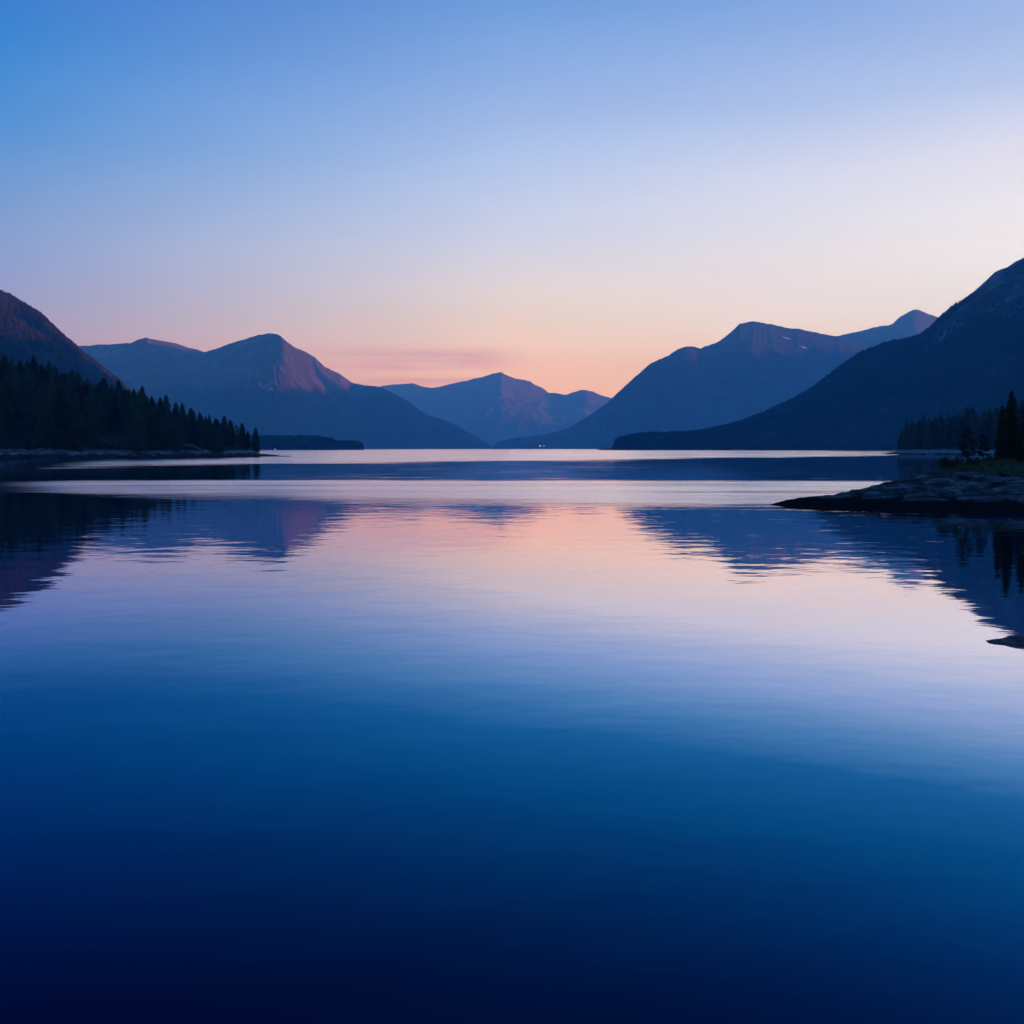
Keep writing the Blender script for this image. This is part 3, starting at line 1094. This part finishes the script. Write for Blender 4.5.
gi = 0
for px, s, w, h in [(3, .03, 5, 4), (10, .035, 5, 4.2), (17, .04, 5.5, 4.6), (25, .03, 4, 3.2), (33, .03, 3.5, 2.6), (44, .03, 3, 2.2), (56, .03, 4, 2.6), (68, .03, 3, 2.2), (84, .03, 3.2, 2.4),
                    (102, .05, 3, 2.4), (109, .05, 4.5, 4.0), (116, .045, 5, 4.4), (124, .04, 4.5, 3.2), (131, .04, 3.5, 2.4), (146, .05, 3, 2.0), (160, .05, 3, 2.2), (176, .06, 3.5, 2.4), (186, .08, 3.5, 2.6),
                    (194, .07, 3.2, 2.2), (210, .1, 3.5, 2.2), (220, .12, 3.2, 2.0), (228, .15, 3, 2.0), (237, .2, 3, 1.8), (246, .25, 2.6, 1.6), (252, .3, 2.4, 1.4)]:
    shrub(left_ground(px, s) - np.array([0, 0, 0.3]), w, h, "low dark green shrub at the foot of the spruces above the left shore stones", "shrubs along the left shore", seed=300 + gi)
    gi += 1


# boulders along the shore
def boulder_mesh(seed):
    import bmesh
    bm = bmesh.new()
    bmesh.ops.create_icosphere(bm, subdivisions=3, radius=1)
    for v in bm.verts:
        n = v.co.normalized()
        q = n * (1 + 0.28 * mn.fractal(n * 1.3 + Vector((seed, 0, 0)), 0.9, 2, 4))
        for ax in (Vector((.8, .3, .5)), Vector((-.4, .8, .45)), Vector((.2, -.85, .5)), Vector((-.7, -.3, .6))):
            a = ax.normalized()
            dd = q.dot(a) - 0.72
            if dd > 0:
                q -= a * dd * 0.85
        v.co = q
    me = bpy.data.meshes.new("boulder")
    bm.to_mesh(me)
    bm.free()
    me.polygons.foreach_set("use_smooth", [False] * len(me.polygons))
    me.materials.append(M_boulder)
    return me


bms = [boulder_mesh(k * 3.7) for k in range(5)]


def boulder(loc, sx_, sy_, sz_, label, group=None):
    o = bpy.data.objects.new("boulder", random.choice(bms))
    COL.objects.link(o)
    o.location = tuple(float(v) for v in loc)
    o.scale = (sx_, sy_, sz_)
    o.rotation_euler = (random.uniform(-.2, .2), random.uniform(-.2, .2), random.random() * 6.28)
    return tag(o, label, "boulder", group)


bms_dark = bms[1].copy()
bms_dark.materials.clear()
bms_dark.materials.append(noise_mat("slab_rock", [(0.3, C(0.05, 0.048, 0.047)), (0.7, C(0.11, 0.105, 0.1))], 1.5, bump=0.5, bump_dist=0.2))
random.seed(23)
px = -6.0
while px < 262:
    s_d = random.uniform(2.2, 7.0) / LS["width"](px)
    p = left_ground(px, s_d)
    k = random.uniform(0.4, 1.15) * lerp(px, [0, 140, 260], [1.0, 0.75, 0.5])
    boulder(p + np.array([0, 0, 0.1]), k * random.uniform(1.2, 2.2), k, k * random.uniform(.5, .8), "grey stone in the pale rocky edge of the left shore", "stones along the left shore")
    px += random.uniform(2.2, 4.6)
# bare slabs on the slope
for px, s, a, b_, c, lab in [(110, 0.062, 3.2, 1.3, 0.6, "pale rock slab showing between shrubs on the left wooded slope"),
                             (187, 0.10, 3.6, 1.4, 0.6, "upper of two pale slabs in the clearing near the left point"),
                             (196, 0.075, 3.2, 1.3, 0.6, "lower of two pale slabs in the clearing near the left point")]:
    o = boulder(left_ground(px, s) + np.array([0, 0, 1.6 if px < 150 else 1.0]), a, b_, c, lab)
    o.rotation_euler = (0.1, 0.45, 0.1)
    o.name = "rock_slab"
    o.data = bms_dark

# ------------------------------------------------------------------ far wooded shore on the right
def right_ground(px, s):
    Ys = ground_y(lerp(px, [870, 895, 1024, 1300], [454.3, 454.4, 455.0, 456.2]))
    Wd = lerp(px, [872, 893, 905, 960, 1024, 1300], [1, 20, 70, 110, 140, 180])
    Y = Ys + Wd * s
    d, db = s * Wd, (1 - s) * Wd
    bank = lerp(px, [872, 893, 905], [0.6, 2.0, 2.6]) * (1 - math.exp(-d / 5)) * (1 - math.exp(-db / 5))
    X = px_x(px, Y)
    hill = lerp(px, [893, 920, 1024, 1300], [0, 2.5, 9, 22])
    z = -0.3 + bank + hill * math.sin(math.pi * min(1, max(0, s))) ** 1.2 + 0.25 * fbm(X * .1, Y * .1, 7, 3)
    if s <= 0 or s >= 1:
        z = -1.2
    return np.array([X, Y, z])


cols = np.linspace(872, 1300, 160)
sv2 = np.concatenate([np.linspace(0, 0.1, 10), np.linspace(0.13, 1, 24)])
V = np.array([[right_ground(p, s) for s in sv2] for p in cols])
o = link("wooded_shore", V.reshape(-1, 3), grid_faces(len(cols), len(sv2)), bank_mat("right_bank", 2.6, 0.5, C(0.014, 0.024, 0.008)))
tag(o, "low wooded spit on the right shore with a pale stony edge", "land", kind="structure")
random.seed(31)
for ri, s in enumerate([0.55, 0.38, 0.22]):
    px = 901.5 + ri * 2.5
    while px < 1075:
        sk = lerp(px, [899, 905, 912, 921, 930, 937, 946, 955, 964, 970, 978, 988, 1000, 1024, 1075], [427, 424, 420, 418, 418, 415, 414, 412, 410, 407, 409, 406, 404, 397, 385])
        p = right_ground(px, s)
        top = CAM_H + (HOR - sk) / F_PX * p[1]
        h = top - p[2] + (random.uniform(-3, 2.2) if ri == 0 else -random.uniform(1, 7))
        tree(random.choice([0, 1, 2, 2, 3, 4]), p, h,
             "dark conifer in the wood on the spit behind the right hand rock", "conifers on the right hand spit", wide=random.uniform(1.1, 1.45))
        px += random.uniform(4.6, 7.6) * (1.0 if ri == 0 else 1.15)

# ------------------------------------------------------------------ near rock on the right
def M_rock_make():
    m, nt, N, L, out = new_mat("glacier_smoothed_rock")
    geo = N.new("ShaderNodeNewGeometry")
    sep = N.new("ShaderNodeSeparateXYZ")
    L.new(geo.outputs["Position"], sep.inputs[0])

    def nz(scale, detail, st=(1, 1, 1), rough=0.6):
        mp = N.new("ShaderNodeMapping")
        mp.inputs["Scale"].default_value = st
        L.new(geo.outputs["Position"], mp.inputs["Vector"])
        n = N.new("ShaderNodeTexNoise")
        n.inputs["Scale"].default_value = scale
        n.inputs["Detail"].default_value = detail
        n.inputs["Roughness"].default_value = rough
        L.new(mp.outputs[0], n.inputs["Vector"])
        return n.outputs["Fac"]

    base = ramp(N, [(0.34, C(0.022, 0.022, 0.023)), (0.5, C(0.062, 0.062, 0.064)), (0.66, C(0.145, 0.145, 0.149))])
    L.new(nz(0.7, 8, (1, 1, 2)), base.inputs["Fac"])
    lich = ramp(N, [(0.52, C(1, 1, 1)), (0.58, C(0.2, 0.21, 0.2))])
    L.new(nz(1.0, 7, rough=0.7), lich.inputs["Fac"])
    mx = N.new("ShaderNodeMix")
    mx.data_type = "RGBA"
    mx.blend_type = "MULTIPLY"
    mx.inputs["Factor"].default_value = 0.85
    L.new(base.outputs[0], mx.inputs[6])
    L.new(lich.outputs[0], mx.inputs[7])
    # water stain: dark up to the high-water mark
    wet = N.new("ShaderNodeMapRange")
    wet.inputs["From Min"].default_value = 0.50
    wet.inputs["From Max"].default_value = 0.66
    ad = N.new("ShaderNodeMath")
    ad.operation = "MULTIPLY_ADD"
    ad.inputs[1].default_value = 0.14
    L.new(nz(0.8, 4), ad.inputs[0])
    L.new(sep.outputs["Z"], ad.inputs[2])
    L.new(ad.outputs[0], wet.inputs["Value"])
    m2 = N.new("ShaderNodeMix")
    m2.data_type = "RGBA"
    L.new(wet.outputs[0], m2.inputs["Factor"])
    m2.inputs[6].default_value = C(0.012, 0.0115, 0.0115)
    L.new(mx.outputs[2], m2.inputs[7])
    b = N.new("ShaderNodeBsdfPrincipled")
    b.inputs["Roughness"].default_value = 0.9
    b.inputs["Specular IOR Level"].default_value = 0.0
    L.new(m2.outputs[2], b.inputs["Base Color"])
    bp = N.new("ShaderNodeBump")
    bp.inputs["Strength"].default_value = 0.7
    bp.inputs["Distance"].default_value = 0.25
    L.new(nz(2.2, 8, (1, 1, 2.5), 0.65), bp.inputs["Height"])
    L.new(bp.outputs[0], b.inputs["Normal"])
    L.new(b.outputs[0], out.inputs["Surface"])
    return m


M_rock = M_rock_make()
XT = 16.1


def segdist(px_, py_, a, b):
    ax, ay = a
    bx, by = b
    t = max(0, min(1, ((px_ - ax) * (bx - ax) + (py_ - ay) * (by - ay)) / ((bx - ax) ** 2 + (by - ay) ** 2)))
    return math.hypot(px_ - ax - t * (bx - ax), py_ - ay - t * (by - ay)), t


def ledges(z, X, Y):
    """level-bedded rock: worn steps of uneven height"""
    q = z / 0.36 + 1.1 * fbm(X * 0.16, Y * 0.16, 12.1, 3) + 0.35 * fbm(X * 0.7, Y * 0.7, 2.4, 3)
    k = math.floor(q)
    f = q - k
    f2 = f * 0.35 if f < 0.55 else 0.1925 + (f - 0.55) / 0.45 * 0.8075
    return z + 0.36 * (f2 - f)


CRACKS = [((19.5, 56.0), (23.5, 60.5)), ((23.5, 60.5), (30.0, 66.5)), ((30, 66.5), (35, 69)), ((25.2, 55), (26.2, 60)), ((26.2, 60), (28.5, 62.5)), ((26.0, 54.2), (30.0, 59.0)), ((30, 59), (36, 62)),
          ((21.5, 55), (20.2, 60)), ((20.2, 60), (22.5, 64))]


def rock_z(X, Y):
    yf = lerp(X, [16.1, 16.6, 17.5, 21.4, 24, 27.5, 34, 60], [62.0, 58.0, 56.6, 55.4, 54.6, 54.0, 52.5, 49])
    yc = lerp(X, [16.1, 18, 20, 23.3, 26, 31, 36, 42, 60], [62.3, 62.5, 63, 65.5, 67.5, 72, 76, 81, 88])
    zc = lerp(X, [15.5, 16.1, 17.2, 18.2, 20, 23.3, 26, 31, 36, 42, 60], [-0.2, 0.04, 0.30, 0.45, 0.68, 1.03, 1.36, 2.08, 2.5, 2.8, 3.3])
    yb = yc + lerp(X, [16.1, 20, 26, 42], [0.6, 2.2, 5, 9])
    if X < XT:
        return -0.6 * (XT - X) - 0.05
    if Y < yf:
        z = -0.55 * (yf - Y)
    elif Y < yc:
        t = (Y - yf) / (yc - yf)
        z = zc * (0.62 * t ** 0.55 + 0.38 * t)
    else:
        t = min(1.3, (Y - yc) / (yb - yc))
        z = zc * (1 - t ** 1.6) - 0.3 * t
    w = max(0.0, min(1.0, (X - XT) / 4)) * max(0.15, min(1, (Y - yf + 1.5) / 4))
    z += w * (0.17 * fbm(X * 0.22, Y * 0.28, 3.1, 5) + 0.06 * fbm(X * 1.5, Y * 1.5, 6.1, 4))
    lw = max(0.0, min(1.0, (X - XT - 2) / 5)) * (0.2 + 0.4 * max(0, min(1, (z - 0.45) / 0.4)))
    z = z * (1 - lw) + ledges(z, X, Y) * lw
    # joints: benches that step across the slab
    st = ridged(X * 0.16 + Y * 0.05, Y * 0.12 - X * 0.05, 5.5, 2)
    z -= w * 0.16 * max(0, st - 0.72) / 0.28
    for a, b in CRACKS:
        if min(a[0], b[0]) - 1 < X < max(a[0], b[0]) + 1 and min(a[1], b[1]) - 1 < Y < max(a[1], b[1]) + 1:
            dd, t = segdist(X + 0.35 * fbm(X, Y, 1, 3), Y + 0.35 * fbm(X, Y, 8, 3), a, b)
            wdt = 0.38
            if dd < wdt * 3:
                z -= 0.42 * w * math.exp(-(dd / wdt) ** 2)
    return z


gx = np.concatenate([np.arange(15.3, 33, 0.11), np.arange(33, 62, 0.3)])
gy = np.concatenate([np.arange(47, 53, 0.4), np.arange(53, 75, 0.13), np.arange(75, 100, 0.3)])
V = np.array([[(x, y, rock_z(x, y)) for y in gy] for x in gx])
rock = link("rock_shore", V.reshape(-1, 3), grid_faces(len(gx), len(gy)), M_rock)
tag(rock, "smooth grey rock shelf sloping into the water at the right edge", "rock", kind="structure")

# small rock nearer the camera
M_dkrock = noise_mat("dark_wet_rock", [(0.3, C(0.010, 0.010, 0.010)), (0.7, C(0.035, 0.034, 0.032))], 4, rough=0.6, bump=0.7, bump_dist=0.06, bump_scale=9)
gx2 = np.arange(8.2, 13.5, 0.045)
gy2 = np.arange(16.2, 20.2, 0.045)


def small_z(x, y):
    # outline: a blade of rock pointing left
    t = (x - 8.62)
    if t < 0:
        return -0.3
    yc = 17.95 + 0.04 * t
    front, backw = 0.16 + 0.42 * t ** 0.8, 0.12 + 0.30 * t ** 0.8
    d = (y - yc) / (backw if y > yc else front)
    zc = 0.015 + 0.155 * min(1.6, t) ** 0.8
    z = zc * (1 - abs(d) ** 1.5) if abs(d) < 1.6 else -0.3
    return max(-0.3, z + 0.035 * fbm(x * 3, y * 3, 2, 4) * min(1, t * 2.2))


V = np.array([[(x, y, small_z(x, y)) for y in gy2] for x in gx2])
o = link("low_rock", V.reshape(-1, 3), grid_faces(len(gx2), len(gy2)), M_dkrock)
tag(o, "small dark wet rock barely above the water at the right edge", "rock")


# grass on the rock's crown
random.seed(41)
GV, GF = [], []


def grass_w(x, y):
    e = (x - 29.6) / 3.0 - abs(y - (71.5 + 0.9 * (x - 31))) / (1.2 + 0.55 * max(0, x - 29.6)) + 0.35 * fbm(x * 0.5, y * 0.5, 9, 3)
    return e


ng = 0
while ng < 15000:
    x = random.uniform(29.6, 48)
    y = random.uniform(66, 90)
    if grass_w(x, y) < 0.05:
        continue
    z = rock_z(x, y)
    h = random.uniform(0.12, 0.42) * (0.7 + 0.6 * random.random())
    a = random.random() * 6.283
    w = random.uniform(0.018, 0.035)
    lx, ly = random.uniform(-.5, .5) * h, random.uniform(-.5, .5) * h
    b = len(GV)
    ca, sa = math.cos(a) * w, math.sin(a) * w
    GV.extend([(x - ca, y - sa, z - 0.05), (x + ca, y + sa, z - 0.05), (x + lx * .5 + ca * .7, y + ly * .5 + sa * .7, z + h * .6), (x + lx * .5 - ca * .7, y + ly * .5 - sa * .7, z + h * .6), (x + lx, y + ly, z + h * .95)])
    GF.extend([(b, b + 1, b + 2, b + 3), (b + 3, b + 2, b + 4)])
    ng += 1
o = link("grass", GV, GF, M_grass, smooth=False)
tag(o, "green grass growing over the crown of the right hand rock", "grass", kind="stuff")
# turf under the blades
tv, tf, idx = [], [], {}
st = 0.25
for i in range(int(18.4 / st)):
    for j in range(int(24 / st)):
        x, y = 29.6 + i * st, 66 + j * st
        if grass_w(x, y) < 0.0:
            continue
        ids = []
        for dx, dy in ((0, 0), (1, 0), (1, 1), (0, 1)):
            k = (i + dx, j + dy)
            if k not in idx:
                xx, yy = 29.6 + k[0] * st, 66 + k[1] * st
                idx[k] = len(tv)
                tv.append((xx, yy, rock_z(xx, yy) + 0.03 + 0.10 * max(0, min(1, grass_w(xx, yy) * 1.5))))
            ids.append(idx[k])
        tf.append(tuple(ids))
M_turf = noise_mat("turf", [(0.3, C(0.018, 0.028, 0.008)), (0.7, C(0.05, 0.055, 0.018))], 1.0, bump=0.5, bump_dist=0.1)
o = link("turf", tv, tf, M_turf)
tag(o, "turf covering the crown of the right hand rock", "turf", kind="structure")


def on_rock(px, Y):
    x = px_x(px, Y)
    return np.array([x, Y, rock_z(x, Y)])


for px, Y, top, kind, wide, lab in [
        (1010, 78, 389, 3, 0.82, "tall dark spruce on the grassy crown of the right hand rock"),
        (1001, 80, 404, 1, 0.75, "slimmer spruce just left of the tall one on the right hand rock"),
        (1026, 76, 394, 2, 0.85, "bushy spruce cut by the right edge of the picture"),
        (1038, 80, 398, 0, 1.1, "spruce standing just past the bushy one at the right edge"),
        (967, 73, 428, 6, 1.5, "small crooked pine on bare rock left of the tall spruce"),
        (983, 75, 434, 7, 1.35, "thin young pine between the crooked pine and the tall spruce"),
        ]:
    p = on_rock(px, Y)
    h = CAM_H + (HOR - top) / F_PX * Y - p[2]
    tree(kind, p, h, lab, None, wide, "pine_tree" if kind > 4 else "conifer_tree")
shrub(on_rock(952, 72.2), 1.05, 1.15, "round dark bush at the brink of the rock left of the crooked pine", None, 900, 0.055, 77)
shrub(on_rock(972, 73.5), 0.7, 0.8, "low bush under the crooked pine on the right hand rock", None, 600, 0.06, 78)
shrub(on_rock(992, 76), 0.8, 0.7, "low bush in the grass below the slimmer spruce", None, 600, 0.06, 79)


# ------------------------------------------------------------------ tiny white houses on the far shore
def cabin(px, Y, w, h, label, surf=None):
    z = 0.6
    x = px_x(px, Y)
    root = empty("cabin", (x, Y, z), 0.2)
    tag(root, label, "cabin")
    d = w * 0.8
    a, b = w / 2, d / 2
    hh = h * 0.62
    V = [(-a, -b, -2), (a, -b, -2), (a, b, -2), (-a, b, -2), (-a, -b, hh), (a, -b, hh), (a, b, hh), (-a, b, hh), (0, -b, h), (0, b, h)]
    Fc = [(0, 1, 5, 8, 4), (1, 2, 6, 5), (2, 3, 7, 9, 6), (3, 0, 4, 7)]
    link("wall", V, Fc, M_plaster, root, smooth=False)
    e = 0.12 * w
    t = 0.05 * w
    sl = (h - hh) / a
    V = []
    for y in (-b - e, b + e):
        for x_, z_ in ((-a - e, hh - sl * e), (0, h), (a + e, hh - sl * e)):
            V.append((x_, y, z_ + 0.02 * w))
            V.append((x_, y, z_ + 0.02 * w + t))
    Fc = [(1, 3, 9, 7), (3, 5, 11, 9), (0, 6, 8, 2), (2, 8, 10, 4), (0, 2, 3, 1), (2, 4, 5, 3), (6, 7, 9, 8), (8, 9, 11, 10), (0, 1, 7, 6), (4, 10, 11, 5)]
    link("roof", V, Fc, M_roof, root, smooth=False)
    for nm, x0, x1, z0, z1 in (("door", -.06 * w, .10 * w, 0.0, .4 * h), ("window", .16 * w, .42 * w, .16 * h, .46 * h), ("window", -.40 * w, -.12 * w, .16 * h, .46 * h)):
        link(nm, [(x0, -b - .02 * w, z0), (x1, -b - .02 * w, z0), (x1, -b - .02 * w, z1), (x0, -b - .02 * w, z1), (x0, -b + .02 * w, z0), (x1, -b + .02 * w, z0), (x1, -b + .02 * w, z1), (x0, -b + .02 * w, z1)],
             [(0, 1, 2, 3), (0, 4, 5, 1), (3, 2, 6, 7), (0, 3, 7, 4), (1, 5, 6, 2)], M_dark if nm == "door" else M_added_glow, root, smooth=False)
    return root


def shore_z(s, px, off=3):
    i = int(np.searchsorted(s.pxs, px))
    return s.V[i]


def place_cabin(s, px, py, w, h, label):
    """stand the cabin on the front slope where the photo shows it"""
    i = int(np.searchsorted(s.pxs, px))
    best = None
    for j in range(s.nf):
        p = s.V[i, j]
        if p[2] < 0.5:
            continue
        yy = HOR - (p[2] - CAM_H) / p[1] * F_PX
        if best is None or abs(yy - py) < best[0]:
            best = (abs(yy - py), p)
    p = best[1]
    c = cabin(px, p[1], w, h, label)
    c.location = (p[0], p[1] - w * 0.4, p[2] - 0.3)
    return c


place_cabin(right_mid, 538.8, 446.4, 11, 13, "larger of two tiny white houses at the far shore below the stepped mountain")
place_cabin(right_mid, 542.6, 446.2, 7, 9, "smaller of two tiny white houses at the far shore")
c = cabin(275, 2392, 2.2, 4.0, "tiny white hut at the waterline of the wooded island")


# ------------------------------------------------------------------ snow patches
def snow(s, x0, y0, x1, y1, wpx, label):
    """a long thin patch laid on the slope between two photo positions"""
    V, Fc = [], []
    n = 14

    def hit(px, py):
        i = int(np.clip(np.searchsorted(s.pxs, px), 1, len(s.pxs) - 1))
        colv = s.V[i, : s.nf]
        ys = HOR - (colv[:, 2] - CAM_H) / colv[:, 1] * F_PX
        j = int(np.argmin(np.abs(ys - py)))
        j = min(max(j, 1), s.nf - 2)
        return at(px, py, colv[j, 1]) + np.array([0, -14, 5.0])

    for k in range(n):
        t = k / (n - 1)
        w = wpx * (0.25 + math.sin(math.pi * t)) * random.uniform(0.6, 1.2)
        cx, cy = x0 + (x1 - x0) * t, y0 + (y1 - y0) * t
        a = hit(cx, cy - w / 2)
        b = hit(cx, cy + w / 2)
        V.extend([a, b])
        if k:
            q = 2 * k
            Fc.append((q - 2, q - 1, q + 1, q))
    o = link("snow_patch", [tuple(v) for v in V], Fc, M_snow)
    tag(o, label, "snow", kind="structure")


snow(right_mid, 781, 337.0, 791, 340.5, 1.0, "upper of two small snow patches below the crest of the stepped mountain")
snow(right_mid, 798, 346.5, 807, 349.5, 1.1, "lower of two small snow patches below the crest of the stepped mountain")
snow(left_far, 234, 347.5, 262, 340, 0.3, "faint snow streak near the top of the peaked mountain on the left")


# ------------------------------------------------------------------ haze
b0, b1 = -5.0, HZ
V = [(-HX, HY0, b0), (HX, HY0, b0), (HX, HY1, b0), (-HX, HY1, b0), (-HX, HY0, b1), (HX, HY0, b1), (HX, HY1, b1), (-HX, HY1, b1)]
Fc = [(3, 2, 1, 0), (4, 5, 6, 7), (0, 1, 5, 4), (1, 2, 6, 5), (2, 3, 7, 6), (3, 0, 4, 7)]
mh, nt, N, L, out = new_mat("haze_air")
pv = N.new("ShaderNodeVolumePrincipled")
pv.inputs["Color"].default_value = (*HAZE_COL, 1)
pv.inputs["Absorption Color"].default_value = (1, 1, 1, 1)
pv.inputs["Density"].default_value = HAZE_DENS
pv.inputs["Anisotropy"].default_value = 0.0
L.new(pv.outputs[0], out.inputs["Volume"])
hz = link("haze", V, Fc, mh, smooth=False)
tag(hz, "thin blue evening haze over the lake and mountains", "haze", kind="stuff")

# ------------------------------------------------------------------ render
scene.view_settings.view_transform = "Standard"
scene.view_settings.look = "None"
scene.view_settings.gamma = 1.0
scene.view_settings.exposure = 0.0
scene.view_settings.use_curve_mapping = False
scene.render.engine = "CYCLES"
cy = scene.cycles
cy.use_denoising = True
cy.denoiser = "OPENIMAGEDENOISE"
cy.max_bounces = 6
cy.diffuse_bounces = 2
cy.glossy_bounces = 3
cy.volume_bounces = 2
cy.transparent_max_bounces = 4
print("left trees", n_left, "objects", len(bpy.data.objects))
